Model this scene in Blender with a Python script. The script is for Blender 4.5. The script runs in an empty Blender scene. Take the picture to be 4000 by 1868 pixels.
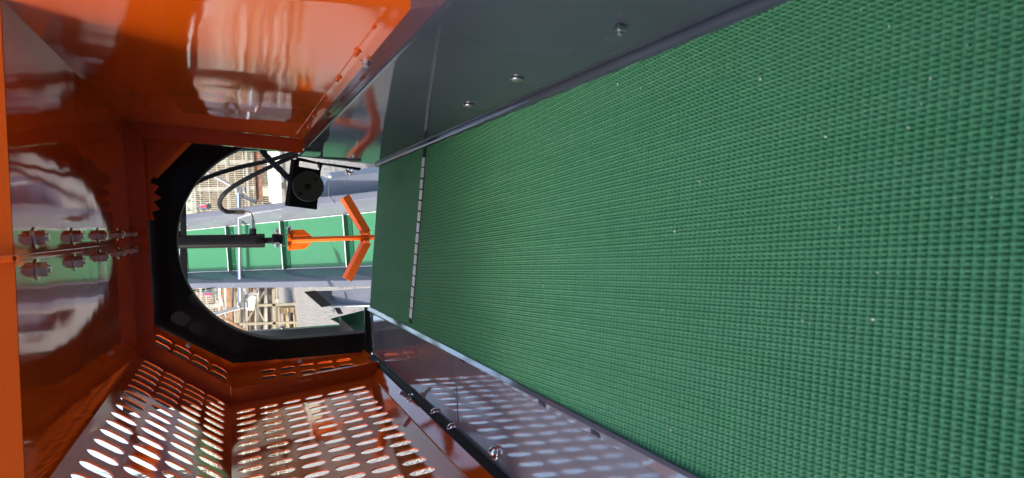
import bpy, bmesh, math, random
import numpy as np
from mathutils import Vector, Matrix

random.seed(11)
SC = bpy.context.scene
COL = SC.collection

# ------------------------------------------------------------------ camera
F, CX, CY = 2774.0, 2000.0, 934.0            # focal length and centre in pixels of the 4000 x 1868 photograph
dY = np.array([(900 - CX) / F, -(885 - CY) / F, -1.0]); dY /= np.linalg.norm(dY)
dX = np.array([-0.045, 1.0, 0.0]); dX[2] = -(dX[0] * dY[0] + dX[1] * dY[1]) / dY[2]; dX /= np.linalg.norm(dX)
dZ = np.cross(dX, dY)
R = np.array([dX, dY, dZ])                   # world = R @ camera axes (the photograph was taken with the phone on its side)
cam_data = bpy.data.cameras.new('camera')
cam = bpy.data.objects.new('camera', cam_data); COL.objects.link(cam)
cam.matrix_world = Matrix([list(R[0]) + [0], list(R[1]) + [0], list(R[2]) + [0], [0, 0, 0, 1]])
cam_data.sensor_width = 36; cam_data.lens = F / 4000 * 36
cam_data.clip_start = 0.02; cam_data.clip_end = 3000
cam_data.dof.use_dof = True; cam_data.dof.focus_distance = 2.3; cam_data.dof.aperture_fstop = 9
SC.camera = cam

# ------------------------------------------------------------------ sky and sun
SUN = Vector((-0.62, -0.58, 0.53)).normalized()
w = bpy.data.worlds.new('World'); SC.world = w; w.use_nodes = True
nt = w.node_tree; bg = nt.nodes['Background']
sky = nt.nodes.new('ShaderNodeTexSky'); sky.sky_type = 'NISHITA'; sky.sun_disc = False
sky.sun_elevation = math.asin(SUN.z); sky.sun_rotation = math.atan2(SUN.x, SUN.y)
sky.air_density = 1.0; sky.dust_density = 4.0; sky.ozone_density = 1.0
nt.links.new(sky.outputs[0], bg.inputs[0]); bg.inputs[1].default_value = 0.15
sd = bpy.data.lights.new('sun', 'SUN'); sd.energy = 2.0; sd.angle = math.radians(0.5); sd.color = (1, .95, .88)
so = bpy.data.objects.new('sun', sd); COL.objects.link(so)
so.rotation_euler = SUN.to_track_quat('Z', 'Y').to_euler()
SC.view_settings.view_transform = 'Standard'; SC.view_settings.look = 'None'
SC.view_settings.gamma = 1; SC.view_settings.use_curve_mapping = False
SC.view_settings.exposure = 1.8
SC.cycles.max_bounces = 10; SC.cycles.glossy_bounces = 6; SC.cycles.diffuse_bounces = 5
SC.cycles.sample_clamp_indirect = 6

# ------------------------------------------------------------------ pixel -> place helpers
def ray(u, v): return Vector(R @ np.array([(u - CX) / F, -(v - CY) / F, -1.0]))
def aty(u, v, y): r = ray(u, v); return r * (y / r.y)
def atz(u, v, z): r = ray(u, v); return r * (z / r.z)
def atp(u, v, p0, n): r = ray(u, v); return r * (Vector(p0).dot(n) / r.dot(n))

# ------------------------------------------------------------------ materials
def mat(name, col, rough=0.5, metal=0.0, coat=0.0, coat_rough=0.05, bump=None, var=0.0, var_scale=6, spec=0.5,
        specks=None, bump2=None, coat_ior=1.5):
    m = bpy.data.materials.new(name); m.use_nodes = True
    t = m.node_tree; b = t.nodes['Principled BSDF']; L = t.links
    b.inputs['Base Color'].default_value = (*col, 1); b.inputs['Roughness'].default_value = rough
    b.inputs['Metallic'].default_value = metal; b.inputs['Coat Weight'].default_value = coat
    b.inputs['Coat Roughness'].default_value = coat_rough; b.inputs['Coat IOR'].default_value = coat_ior; b.inputs['Specular IOR Level'].default_value = spec
    tc = t.nodes.new('ShaderNodeTexCoord')
    src = None
    if var:
        n = t.nodes.new('ShaderNodeTexNoise'); n.inputs['Scale'].default_value = var_scale; n.inputs['Detail'].default_value = 6
        L.new(tc.outputs['Object'], n.inputs['Vector'])
        mx = t.nodes.new('ShaderNodeMix'); mx.data_type = 'RGBA'
        mx.inputs[6].default_value = (*[c * (1 - var) for c in col], 1)
        mx.inputs[7].default_value = (*[min(1, c * (1 + var)) for c in col], 1)
        L.new(n.outputs['Fac'], mx.inputs[0]); src = mx.outputs[2]
    if specks:
        sc_, lo, scol = specks
        n = t.nodes.new('ShaderNodeTexNoise'); n.inputs['Scale'].default_value = sc_; n.inputs['Detail'].default_value = 3
        L.new(tc.outputs['Object'], n.inputs['Vector'])
        r = t.nodes.new('ShaderNodeMapRange'); r.inputs[1].default_value = lo; r.inputs[2].default_value = lo + .04
        L.new(n.outputs['Fac'], r.inputs[0])
        mx = t.nodes.new('ShaderNodeMix'); mx.data_type = 'RGBA'
        if src: L.new(src, mx.inputs[6])
        else: mx.inputs[6].default_value = (*col, 1)
        mx.inputs[7].default_value = (*scol, 1); L.new(r.outputs[0], mx.inputs[0]); src = mx.outputs[2]
    if src: L.new(src, b.inputs['Base Color'])
    if coat >= .7:                                        # smears: the gloss is not even
        n = t.nodes.new('ShaderNodeTexNoise'); n.inputs['Scale'].default_value = 9; n.inputs['Detail'].default_value = 7; n.inputs['Roughness'].default_value = .65
        L.new(tc.outputs['Object'], n.inputs['Vector'])
        r = t.nodes.new('ShaderNodeMapRange'); r.inputs[1].default_value = .35; r.inputs[2].default_value = .75
        r.inputs[3].default_value = coat_rough * .6; r.inputs[4].default_value = coat_rough * 1.9
        L.new(n.outputs['Fac'], r.inputs[0]); L.new(r.outputs[0], b.inputs['Coat Roughness'])
    prev = None
    for bp in (bump, bump2):
        if bp:
            n = t.nodes.new('ShaderNodeTexNoise'); n.inputs['Scale'].default_value = bp[0]; n.inputs['Detail'].default_value = bp[3] if len(bp) > 3 else 2
            L.new(tc.outputs['Object'], n.inputs['Vector'])
            bn = t.nodes.new('ShaderNodeBump'); bn.inputs['Strength'].default_value = bp[1]; bn.inputs['Distance'].default_value = bp[2]
            L.new(n.outputs['Fac'], bn.inputs['Height'])
            if prev: L.new(prev, bn.inputs['Normal'])
            prev = bn.outputs[0]
    if prev:
        L.new(prev, b.inputs['Normal']); L.new(prev, b.inputs['Coat Normal'])
    return m

M = {}
M['orange'] = mat('orange_paint', (.60, .084, .004), 1.0, spec=0, coat=1, coat_rough=.04, coat_ior=1.45, bump=(3.2, .5, .005), bump2=(260, .05, .0006), var=.06, var_scale=9)
M['orange_plain'] = mat('orange_paint_plain', (.66, .105, .008), 1.0, spec=0, coat=.6, coat_rough=.12, bump=(120, .15, .001), var=.12, var_scale=40)
M['grey'] = mat('slate_grey_paint', (.046, .052, .066), 1.0, spec=0, coat=.6, coat_rough=.045, bump=(5, .3, .002), bump2=(220, .1, .0005), var=.25, var_scale=7, specks=(150, .745, (.22, .23, .23)))
M['ledge'] = mat('slate_grey_dusty', coat_ior=2.3, col=(.175, .180, .205), rough=1.0, spec=0, coat=1.0, coat_rough=.045, bump=(5, .25, .002), bump2=(180, .10, .0006), var=.15, var_scale=14, specks=(120, .74, (.4, .4, .4)))
M['trough'] = mat('trough_grey', (.105, .114, .138), 1, spec=0, coat=.7, coat_rough=.12, bump=(6, .2, .003), var=.18, var_scale=5, specks=(40, .72, (.55, .55, .55)))
M['black'] = mat('black_paint', (.009, .0093, .0108), 1, spec=0, coat=.35, coat_rough=.12, bump=(90, .15, .001), var=.3, var_scale=20)
M['rubber'] = mat('black_rubber', (.010, .010, .011), .7, spec=.25, bump=(200, .3, .001), var=.3, var_scale=50)
M['zinc'] = mat('zinc_steel', (.62, .62, .6), .28, metal=1, bump=(80, .2, .001), var=.15, var_scale=60)
M['fitting'] = mat('plated_fitting', (.36, .31, .27), .3, metal=1, var=.2, var_scale=40)
M['chrome'] = mat('bright_steel', (.75, .75, .76), .12, metal=1, var=.05)
M['clip'] = mat('splice_steel', (.72, .71, .68), .45, metal=.35, bump=(300, .3, .001), var=.15, var_scale=200)
M['darkmetal'] = mat('dark_motor_metal', (.035, .045, .04), .5, coat=.2, coat_rough=.3, specks=(420, .66, (.12, .13, .12)), var=.2, var_scale=80)
M['white'] = mat('white_strip', (.5, .51, .5), .4, coat=.2)
M['red'] = mat('red_plastic', (.6, .03, .025), .4)
M['green2'] = mat('cleated_belt_green', (.022, .145, .062), .45, coat=.2, coat_rough=.3, var=.12, var_scale=20)
M['greendark'] = mat('cleat_green', (.012, .075, .04), .4, coat=.2, coat_rough=.3, var=.2, var_scale=20)
M['beltreflect'] = mat('dark_plate_belt_reflection', (.018, .075, .045), 1, spec=0, coat=1, coat_rough=.04, bump=(6, .4, .003))  # dark gloss plate; the belt's green reflection is put into its base colour
M['wire'] = mat('galvanised_wire', (.5, .5, .42), .5, metal=.3)
M['galv'] = mat('galvanised_post', (.3, .3, .27), .5, metal=.2, var=.15, var_scale=8)
M['rust'] = mat('rusty_steel', (.11, .075, .06), .8, var=.5, var_scale=9, specks=(11, .56, (.26, .10, .04)))
M['timber'] = mat('weathered_timber', (.17, .095, .05), .8, var=.4, var_scale=12, bump=(40, .4, .01))
M['darktimber'] = mat('dark_timber', (.045, .038, .034), .8, var=.4, var_scale=12)
M['greysteel'] = mat('grey_steel_section', (.28, .28, .27), .5, metal=.2, var=.25, var_scale=8)
M['pale'] = mat('pale_boards', (.72, .69, .58), .7, var=.15, var_scale=14, bump=(30, .4, .01))
M['pallet'] = mat('new_pallet_wood', (.42, .32, .18), .7, var=.2, var_scale=14)
M['rackgrey'] = mat('rack_khaki_steel', (.20, .18, .13), .55, var=.3, var_scale=10)
M['roof'] = mat('roof_tiles', (.13, .09, .07), .8, var=.35, var_scale=3, bump=(12, .8, .05))
M['render'] = mat('pale_render', (.42, .40, .37), .8, var=.08)
M['bark'] = mat('bare_bark', (.09, .075, .06), .9, var=.3, var_scale=20)
M['leaf'] = mat('dry_leaf', (.10, .082, .042), .8, var=.5, var_scale=3)
M['leafg'] = mat('green_leaf', (.04, .055, .018), .8, var=.4, var_scale=3)
M['glass'] = mat('window_glass', (.03, .035, .04), .08, coat=.5)
M['housing'] = mat('shade_housing_paint', (.09, .10, .12), .45, coat=.4, coat_rough=.2, var=.1)
M['stone'] = mat('pale_stone', (.40, .36, .28), .85, var=.4, var_scale=5)
M['grit'] = mat('pale_grit', (.70, .72, .66), .6)

def belt_material():
    m = mat('green_rough_top_belt', (.054, .232, .095), .55, coat=.0, var=.10, var_scale=30, spec=.4)
    t = m.node_tree; L = t.links; b = t.nodes['Principled BSDF']; src = b.inputs['Base Color'].links[0].from_socket
    tc = t.nodes.new('ShaderNodeTexCoord'); mp = t.nodes.new('ShaderNodeMapping'); mp.inputs['Scale'].default_value = (26, 1.6, 26)
    L.new(tc.outputs['Object'], mp.inputs['Vector'])
    n = t.nodes.new('ShaderNodeTexNoise'); n.inputs['Scale'].default_value = 1.0; n.inputs['Detail'].default_value = 7; L.new(mp.outputs[0], n.inputs['Vector'])
    r = t.nodes.new('ShaderNodeMapRange'); r.inputs[1].default_value = .40; r.inputs[2].default_value = .75; r.inputs[3].default_value = 0; r.inputs[4].default_value = .30; L.new(n.outputs['Fac'], r.inputs[0])
    mx = t.nodes.new('ShaderNodeMix'); mx.data_type = 'RGBA'; mx.inputs[7].default_value = (.12, .31, .17, 1); L.new(src, mx.inputs[6]); L.new(r.outputs[0], mx.inputs[0])
    n2 = t.nodes.new('ShaderNodeTexNoise'); n2.inputs['Scale'].default_value = 5; n2.inputs['Detail'].default_value = 8; n2.inputs['Roughness'].default_value = .7; L.new(tc.outputs['Object'], n2.inputs['Vector'])
    r2 = t.nodes.new('ShaderNodeMapRange'); r2.inputs[1].default_value = .55; r2.inputs[2].default_value = .8; r2.inputs[4].default_value = .45; L.new(n2.outputs['Fac'], r2.inputs[0])
    m2 = t.nodes.new('ShaderNodeMix'); m2.data_type = 'RGBA'; m2.inputs[7].default_value = (.045, .20, .095, 1); L.new(mx.outputs[2], m2.inputs[6]); L.new(r2.outputs[0], m2.inputs[0]); L.new(m2.outputs[2], b.inputs['Base Color'])
    return m
M['belt'] = belt_material()

def gravel_material():
    m = bpy.data.materials.new('pale_gravel'); m.use_nodes = True
    t = m.node_tree; b = t.nodes['Principled BSDF']; L = t.links; b.inputs['Roughness'].default_value = .95
    tc = t.nodes.new('ShaderNodeTexCoord')
    n1 = t.nodes.new('ShaderNodeTexNoise'); n1.inputs['Scale'].default_value = 1.3; n1.inputs['Detail'].default_value = 8
    n2 = t.nodes.new('ShaderNodeTexVoronoi'); n2.inputs['Scale'].default_value = 34
    for n in (n1, n2): L.new(tc.outputs['Object'], n.inputs['Vector'])
    mx = t.nodes.new('ShaderNodeMix'); mx.data_type = 'RGBA'
    mx.inputs[6].default_value = (.17, .143, .10, 1); mx.inputs[7].default_value = (.25, .215, .155, 1); L.new(n1.outputs['Fac'], mx.inputs[0])
    mx2 = t.nodes.new('ShaderNodeMix'); mx2.data_type = 'RGBA'; mx2.blend_type = 'MULTIPLY'; mx2.inputs[0].default_value = .3
    L.new(mx.outputs[2], mx2.inputs[6]); L.new(n2.outputs['Color'], mx2.inputs[7]); 
    hs = t.nodes.new('ShaderNodeHueSaturation'); hs.inputs['Saturation'].default_value = .35; hs.inputs['Value'].default_value = 1.3
    L.new(mx2.outputs[2], hs.inputs['Color']); L.new(hs.outputs[0], b.inputs['Base Color'])
    bn = t.nodes.new('ShaderNodeBump'); bn.inputs['Strength'].default_value = 1; bn.inputs['Distance'].default_value = .03
    L.new(n2.outputs['Distance'], bn.inputs['Height']); L.new(bn.outputs[0], b.inputs['Normal'])
    return m
M['gravel'] = gravel_material()

# ------------------------------------------------------------------ mesh builder
class MB:
    def __init__(s): s.v = []; s.f = []
    def add(s, vs, fs):
        o = len(s.v); s.v += [Vector(p) for p in vs]; s.f += [[i + o for i in f] for f in fs]; return s
    def prism(s, poly, ext):
        n = len(poly); ext = Vector(ext); p = [Vector(q) for q in poly]
        fs = [list(range(n))[::-1], list(range(n, 2 * n))] + [[i, (i + 1) % n, n + (i + 1) % n, n + i] for i in range(n)]
        return s.add(p + [q + ext for q in p], fs)
    def box(s, c, h, ax=None):
        c = Vector(c); X, Y, Z = ax or (Vector((1, 0, 0)), Vector((0, 1, 0)), Vector((0, 0, 1)))
        p = [c - X * h[0] - Y * h[1] - Z * h[2], c + X * h[0] - Y * h[1] - Z * h[2], c + X * h[0] + Y * h[1] - Z * h[2], c - X * h[0] + Y * h[1] - Z * h[2]]
        return s.prism(p, Z * (2 * h[2]))
    def bar(s, a, b, w, h, up=(0, 0, 1)):
        a = Vector(a); b = Vector(b); d = (b - a).normalized(); x = d.cross(Vector(up))
        if x.length < 1e-4: x = d.cross(Vector((1, 0, 0)))
        x.normalize(); y = x.cross(d)
        return s.prism([a - x * w / 2 - y * h / 2, a + x * w / 2 - y * h / 2, a + x * w / 2 + y * h / 2, a - x * w / 2 + y * h / 2], b - a)
    def tube(s, pts, r, seg=12, cap=True):
        pts = [Vector(p) for p in pts]; n = len(pts); rs = r if isinstance(r, (list, tuple)) else [r] * n
        t0 = (pts[1] - pts[0]).normalized(); x = t0.orthogonal().normalized(); vs = []
        for i, p in enumerate(pts):
            t = (pts[min(i + 1, n - 1)] - pts[max(i - 1, 0)]).normalized()
            x = (x - t * x.dot(t)).normalized(); y = t.cross(x)
            for k in range(seg):
                a = 2 * math.pi * k / seg; vs.append(p + (x * math.cos(a) + y * math.sin(a)) * rs[i])
        fs = [[i * seg + k, i * seg + (k + 1) % seg, (i + 1) * seg + (k + 1) % seg, (i + 1) * seg + k] for i in range(n - 1) for k in range(seg)]
        if cap: fs += [list(range(seg))[::-1], [(n - 1) * seg + k for k in range(seg)]]
        return s.add(vs, fs)
    def cyl(s, a, b, r, seg=20, r2=None): return s.tube([a, b], [r, r if r2 is None else r2], seg)
    def lathe(s, o, axis, prof, seg=20):        # prof: (distance along the axis, radius)
        o = Vector(o); ax = Vector(axis).normalized()
        return s.tube_raw(o, ax, prof, seg)
    def tube_raw(s, o, ax, prof, seg):
        ax = Vector(ax).normalized(); x = ax.orthogonal().normalized(); y = ax.cross(x); vs = []; n = len(prof)
        for d, r in prof:
            for k in range(seg):
                a = 2 * math.pi * k / seg; vs.append(o + ax * d + (x * math.cos(a) + y * math.sin(a)) * max(r, 1e-5))
        fs = [[i * seg + k, i * seg + (k + 1) % seg, (i + 1) * seg + (k + 1) % seg, (i + 1) * seg + k] for i in range(n - 1) for k in range(seg)]
        fs += [list(range(seg))[::-1], [(n - 1) * seg + k for k in range(seg)]]
        return s.add(vs, fs)
    def blob(s, c, r, sq=1.0, seed=0):
        rnd = random.Random(seed); bm = bmesh.new(); bmesh.ops.create_icosphere(bm, subdivisions=1, radius=r)
        vs = [Vector(c) + Vector((v.co.x, v.co.y, v.co.z * sq)) * rnd.uniform(.75, 1.2) for v in bm.verts]
        fs = [[v.index for v in f.verts] for f in bm.faces]; bm.free(); return s.add(vs, fs)

def empty(name, loc=(0, 0, 0), label=None, cat=None, group=None, kind=None):
    o = bpy.data.objects.new(name, None); COL.objects.link(o); o.location = loc; o.empty_display_size = .1
    return tag(o, label, cat, group, kind)
def tag(o, label=None, cat=None, group=None, kind=None):
    if label: o['label'] = label
    if cat: o['category'] = cat
    if group: o['group'] = group
    if kind: o['kind'] = kind
    return o
def wloc(o):
    p = Vector((0, 0, 0))
    while o: p += Vector(o.location); o = o.parent
    return p
def obj(name, mb, m, parent=None, smooth=None, bevel=0, label=None, loc=None):
    base = wloc(parent) if parent else Vector(loc or (0, 0, 0))
    me = bpy.data.meshes.new(name); me.from_pydata([tuple(v - base) for v in mb.v], [], mb.f); me.validate(); me.update()
    bm = bmesh.new(); bm.from_mesh(me); bmesh.ops.recalc_face_normals(bm, faces=bm.faces); bm.to_mesh(me); bm.free()
    if smooth:
        me.shade_smooth(); me.set_sharp_from_angle(angle=math.radians(smooth))
    o = bpy.data.objects.new(name, me); COL.objects.link(o); me.materials.append(M[m] if isinstance(m, str) else m)
    if parent: o.parent = parent
    else: o.location = base
    if bevel:
        b = o.modifiers.new('bevel', 'BEVEL'); b.width = bevel; b.segments = 2; b.limit_method = 'ANGLE'; b.angle_limit = math.radians(40)
    if label: o['label'] = label
    return o
def spline(pts, n=8):
    pts = [Vector(p) for p in pts]; P = [pts[0] * 2 - pts[1]] + pts + [pts[-1] * 2 - pts[-2]]; out = []
    for i in range(1, len(P) - 2):
        for k in range(n):
            t = k / n; a, b, c, d = P[i - 1], P[i], P[i + 1], P[i + 2]
            out.append(.5 * ((2 * b) + (c - a) * t + (2 * a - 5 * b + 4 * c - d) * t * t + (3 * b - a - 3 * c + d) * t ** 3))
    out.append(P[-2]); return out
def hexbolt(mb, p, axis, r=.008, h=.006, washer=True, thread=.0, dome=False):
    p = Vector(p); ax = Vector(axis).normalized(); o = 0
    if washer: mb.tube_raw(p, ax, [(0, r * 1.45), (.0018, r * 1.45)], 20); o = .0018
    if dome: mb.tube_raw(p + ax * o, ax, [(0, r * 1.05), (h * .35, r), (h * .75, r * .7), (h, r * .25)], 20)
    else:
        mb.tube_raw(p + ax * o, ax, [(0, r), (h * .9, r), (h, r * .85)], 6)
        if thread: mb.tube_raw(p + ax * (o + h), ax, [(0, r * .55), (thread, r * .55)], 14)
    return mb

Yv = Vector((0, 1, 0))
V3 = Vector

# ------------------------------------------------------------------ setting: ground
def gz(y): return -1.65 + .034 * min(max(y, -30), 20) if y > 0 else -1.65
g = MB(); xs = [-1500, -60, -20, -8, -3, 0, 3, 8, 20, 60, 1500]; ys = [-1500, -40, -5, 0, 4, 8, 12, 16, 20, 40, 100, 2500]
g.add([(x, y, gz(y)) for y in ys for x in xs], [[j * 11 + i, j * 11 + i + 1, (j + 1) * 11 + i + 1, (j + 1) * 11 + i] for j in range(len(ys) - 1) for i in range(10)])
tag(obj('ground', g, 'gravel'), kind='structure')

# ------------------------------------------------------------------ behind the photographer: unseen machine body and shed, added to shade the belt and hood
TILT = math.radians(6.8)
NB = V3((math.sin(TILT), 0, math.cos(TILT))); UB = V3((math.cos(TILT), 0, -math.sin(TILT)))
def bp(x, y, h=0): return UB * x + Yv * y + NB * (h - .48)
hb = empty('shade_housing', (-.9, -1.6, -1.65), 'unseen slate grey machine housing shaped to shade the belt and hood', 'machine')  # out of view; its height is set to darken the hood interior
b_ = MB(); b_.prism([bp(-1.2, .255, .035), bp(.9, .255, .035), (.9, -.30, .12), (.9, -.75, 1.0), (-1.3, -.75, 1.0), (-1.3, -.30, .12)][:2] + [(.9, -.42, .22), (-1.3, -.42, .22)], (0, -2.4, 0)); b_.prism([(-1.4, -.55, -.3), (1.1, -.55, -.3), (1.1, -.78, 1.75), (-1.4, -.78, 1.75)], (0, -2.2, 0)); obj('body', b_, 'housing', hb, bevel=.03)
for x in (-1.1, .7):
    for y in (-.7, -2.5): b_ = MB(); b_.box((x, y, -1.005), (.06, .06, .645)); obj('leg', b_, 'black', hb)
sh = empty('shade_shed', (-10, -9, -1.65), 'unseen tall pale shed added to block the sun from the machine', 'shed')
SHH = .10 + (2.72 + 6) * .53 / .58  # added shed's height, set so its shadow ends just past the hood
b_ = MB(); b_.box((-10.5, -9, (SHH - 1.65) / 2), (6.5, 3, (SHH + 1.65) / 2)); obj('wall', b_, 'render', sh)
b_ = MB(); b_.box((-10.5, -9.06, SHH + .04), (6.6, 3.04, .035)); obj('roof', b_, 'greysteel', sh)
b_ = MB(); b_.box((-8, -5.985, .35), (1.8, .02, 2.0)); obj('door', b_, 'greysteel', sh)
# ------------------------------------------------------------------ DISCHARGE CONVEYOR (the green belt)
conv = empty('discharge_conveyor', (0, 1.2, -1.65), 'wide flat conveyor with bumpy green belt between slate grey side plates', 'conveyor')
YE = 2.545
def build_belt():
    px_, py_ = .00445, .0086
    xs = np.arange(-.274, .2605, px_ / 6)
    ya = np.arange(-.5, .22, .02); yb = np.concatenate([np.arange(.22, 1.4, py_ / 6.0), np.arange(1.4, YE, py_ / 6.0)])
    ys = np.concatenate([ya, yb]); X, Yg = np.meshgrid(xs, ys)
    def st(v, a, b):
        t = np.clip((v - a) / (b - a), 0, 1); return t * t * (3 - 2 * t)
    def height(X, Yg):                       # woven rough top: a lattice of cords round deep pits, every second cord a little prouder
        row = np.round(Yg / py_); fy = Yg / py_ - row
        fx = X / px_ + row * .12
        wx = st(np.cos(2 * np.pi * fx), -.15, .65); wy = st(np.cos(2 * np.pi * fy), -.30, .60)
        alt = .5 + .5 * np.cos(np.pi * (fx + .5))
        h = -.0078 * wx * wy - .0020 * wy * (1 - wx) + .0007 * alt * (1 - wy)
        return h - .0004
    H = height(X, Yg)
    nz = np.sin(X * 23 + 1) * np.sin(Yg * 7) * .0006
    H = H + nz
    X = np.where(X < 0, X * (.870 + .130 * np.clip((Yg - .6) / 1.95, -.6, 1)), X)
    base = np.stack([X * UB.x + NB.x * (H - .48), Yg, X * UB.z + NB.z * (H - .48)], -1)
    # the nose: the belt turns down round the head roller
    na = 22; ang = np.linspace(0, math.pi * .95, na)[1:]; rr = .055
    Xa, A = np.meshgrid(xs, ang)
    Ha = height(Xa, A * rr + YE)
    yy = YE - py_ / 6 + np.sin(A) * (rr + Ha); hh = -rr + np.cos(A) * (rr + Ha)
    nose = np.stack([Xa * UB.x + NB.x * (hh - .48), yy, Xa * UB.z + NB.z * (hh - .48)], -1)
    P = np.concatenate([base, nose], 0); ny, nx = P.shape[:2]
    co = P.reshape(-1, 3) - np.array([0, 1.2, -1.65])
    idx = np.arange(ny * nx).reshape(ny, nx)
    q = np.stack([idx[:-1, :-1], idx[:-1, 1:], idx[1:, 1:], idx[1:, :-1]], -1).reshape(-1, 4)
    me = bpy.data.meshes.new('belt'); me.vertices.add(len(co)); me.vertices.foreach_set('co', co.ravel())
    me.loops.add(q.size); me.loops.foreach_set('vertex_index', q.ravel().astype(np.int32))
    me.polygons.add(len(q)); me.polygons.foreach_set('loop_start', np.arange(0, q.size, 4, dtype=np.int32))
    me.update(calc_edges=True); me.shade_smooth(); me.materials.append(M['belt'])
    o = bpy.data.objects.new('belt', me); COL.objects.link(o); o.parent = conv; return o
build_belt()
rl = MB(); rl.cyl(bp(-.27, YE, -.060), bp(.258, YE, -.060), .050, 32); obj('head_roller', rl, 'black', conv, smooth=40)
# splice: a row of metal clips across the belt
sL = V3(atp(1605, 1245, bp(0, 0), NB)); sR = V3(atp(1658, 612, bp(0, 0), NB)); dS = (sR - sL); LS = dS.length; dS.normalize(); dT = NB.cross(dS)
nclip = 15; pitch = LS / nclip
for i in range(nclip):
    m_ = MB(); rc_ = random.Random(i + 40); a = sL + dS * (pitch * (i + .06)) + dT * rc_.uniform(-.0016, .0016); L = pitch * rc_.uniform(.84, .91)
    zz = [(-.0, .0), (.2, .0016), (.4, -.0012), (.6, .0014), (.8, -.0010), (1, .0)]
    for sgn in (-1, 1):
        inner = [a + dS * (L * t) + dT * (.0013 * sgn + z) for t, z in zz]
        outer = [a + dS * (L * t) + dT * (.0145 * sgn) for t in (.94, .06)]
        outer = [a + dS * (L * .99) + dT * (.0125 * sgn)] + outer + [a + dS * (L * .01) + dT * (.0125 * sgn)]
        m_.prism([q + NB * .0006 for q in inner + outer], NB * .0016)
        for t in (.22, .5, .78): m_.tube_raw(a + dS * (L * t) + dT * (.010 * sgn) + NB * .0022, NB, [(0, .0022), (.0008, .0018)], 8)
    obj('splice_clip', m_, 'clip', conv)
m_ = MB(); m_.bar(sL - dS * .012 + NB * .0002, sR + dS * .03 + NB * .0002, .034, .0012, NB); obj('splice_seam', m_, 'rubber', conv)
# right side plate: stands on the belt edge and leans out a little
e0 = V3((.2000, 0, -.5080)); e1 = atp(1365, 407, e0, UB); e1.y = 0
def rp(t, y, off=0): return e0.lerp(e1, t) + Yv * y + UB * off
nrm = (e1 - e0).cross(Yv).normalized()
if nrm.x < 0: nrm = -nrm
m_ = MB(); YR = 2.59
prof = [e0 + V3((.003, 0, .012))]
for k in range(6):                                                   # rolled top edge going over into a flange
    a = math.radians(15 + 75 * k / 5); prof.append(e1 + V3((.007 - .007 * math.cos(a - .2), 0, -.007 + .007 * math.sin(a))))
prof.append(e1 + V3((.11, 0, -.0005)))
back = [p + V3((.003, 0, -.003)) for p in prof[::-1]]
m_.prism([p + Yv * -.4 for p in prof + back], Yv * (YR + .4)); 
obj('side_plate', m_, 'grey', conv, smooth=35)
m_ = MB()                                                            # rounded wear strip at the foot of the plate
foot = [e0 + V3((-.0085 + .0095 * (1 - math.cos(a)), 0, .0030 + .0095 * math.sin(a))) for a in [math.radians(10 * k) for k in range(10)]]
foot = [e0 + V3((-.0098, 0, .0010))] + foot
fb = [p + V3((.003, 0, -.0015)) for p in foot[::-1]]
m_.prism([p + Yv * -.4 for p in foot + fb], Yv * (YR - .012 + .4)); obj('wear_strip', m_, 'grey', conv, smooth=35)
for (u, v) in ((2020, 309), (1832, 411)):
    p = atp(u, v, e0, nrm); m_ = MB(); hexbolt(m_, p + nrm * -.0005, -nrm, .0105, .0042, False, dome=True); obj('dome_bolt', m_, 'zinc', conv, smooth=40)
p = atp(2425, 101, e0, nrm); m_ = MB(); m_.box(p - nrm * .003, (.005, .006, .003), (Yv, (e1 - e0).normalized(), nrm)); m_.cyl(p, p - nrm * .011, .0035, 12); obj('clip_nut', m_, 'zinc', conv, bevel=.0008)
# left ledge
ZL = -.452
for (y0, y1, dz) in ((1.528, 2.565, 0), (-.4, 1.532, -.0015)):
    m_ = MB(); m_.prism([(-.515, y0, ZL + dz), (-.309, y0, ZL + dz), (-.309, y1, ZL + dz), (-.515, y1, ZL + dz)], (0, 0, -.003)); obj('ledge_plate', m_, 'ledge', conv)
m_ = MB(); k0 = bp(-.222, -.4, .007); k1 = bp(-.2665, 2.56, .006)
for (ya, yb) in ((-.4, 2.56),):
    A0, A1 = V3((-.3095, ya, ZL + .004)), V3((-.3095, yb, ZL + .004))
    m_.add([A0, A1, k1, k0, A0 + V3((0, 0, -.002)), A1 + V3((0, 0, -.002)), k1 - NB * .002, k0 - NB * .002], [[0, 1, 2, 3], [4, 7, 6, 5], [2, 6, 7, 3], [0, 4, 5, 1], [1, 5, 6, 2], [0, 3, 7, 4]])
obj('skirt_strip', m_, 'ledge', conv)
for (u, v, s_) in ((1575, 1273, 1), (1737, 1364, 1), (1808, 1406, 1), (2122, 1577, 1.2), (2330, 1693, 1.2)):
    p = atz(u, v, ZL + .003); m_ = MB(); m_.box(p, (.0035, .011 * s_, .0022)); m_.box(p + V3((.0006, .0, .0012)), (.0022, .009 * s_, .0022)); obj('locking_tab', m_, 'grey', conv)
m_ = MB(); m_.prism([(-.502, -.4, ZL + .002), (-.484, -.4, ZL + .002), (-.488, -.4, ZL + .012), (-.500, -.4, ZL + .018)], (0, 2.96, 0)); obj('rubber_seal', m_, 'rubber', conv)
for (u, v) in ((1684, 1616), (1749, 1677), (1913, 1770)):
    p = atz(u, v, ZL + .012); m_ = MB(); hexbolt(m_, (p.x, p.y, ZL), (.25, 0, 1), .011, .012, True, dome=True); obj('dome_bolt', m_, 'chrome', conv, smooth=40)
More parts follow.
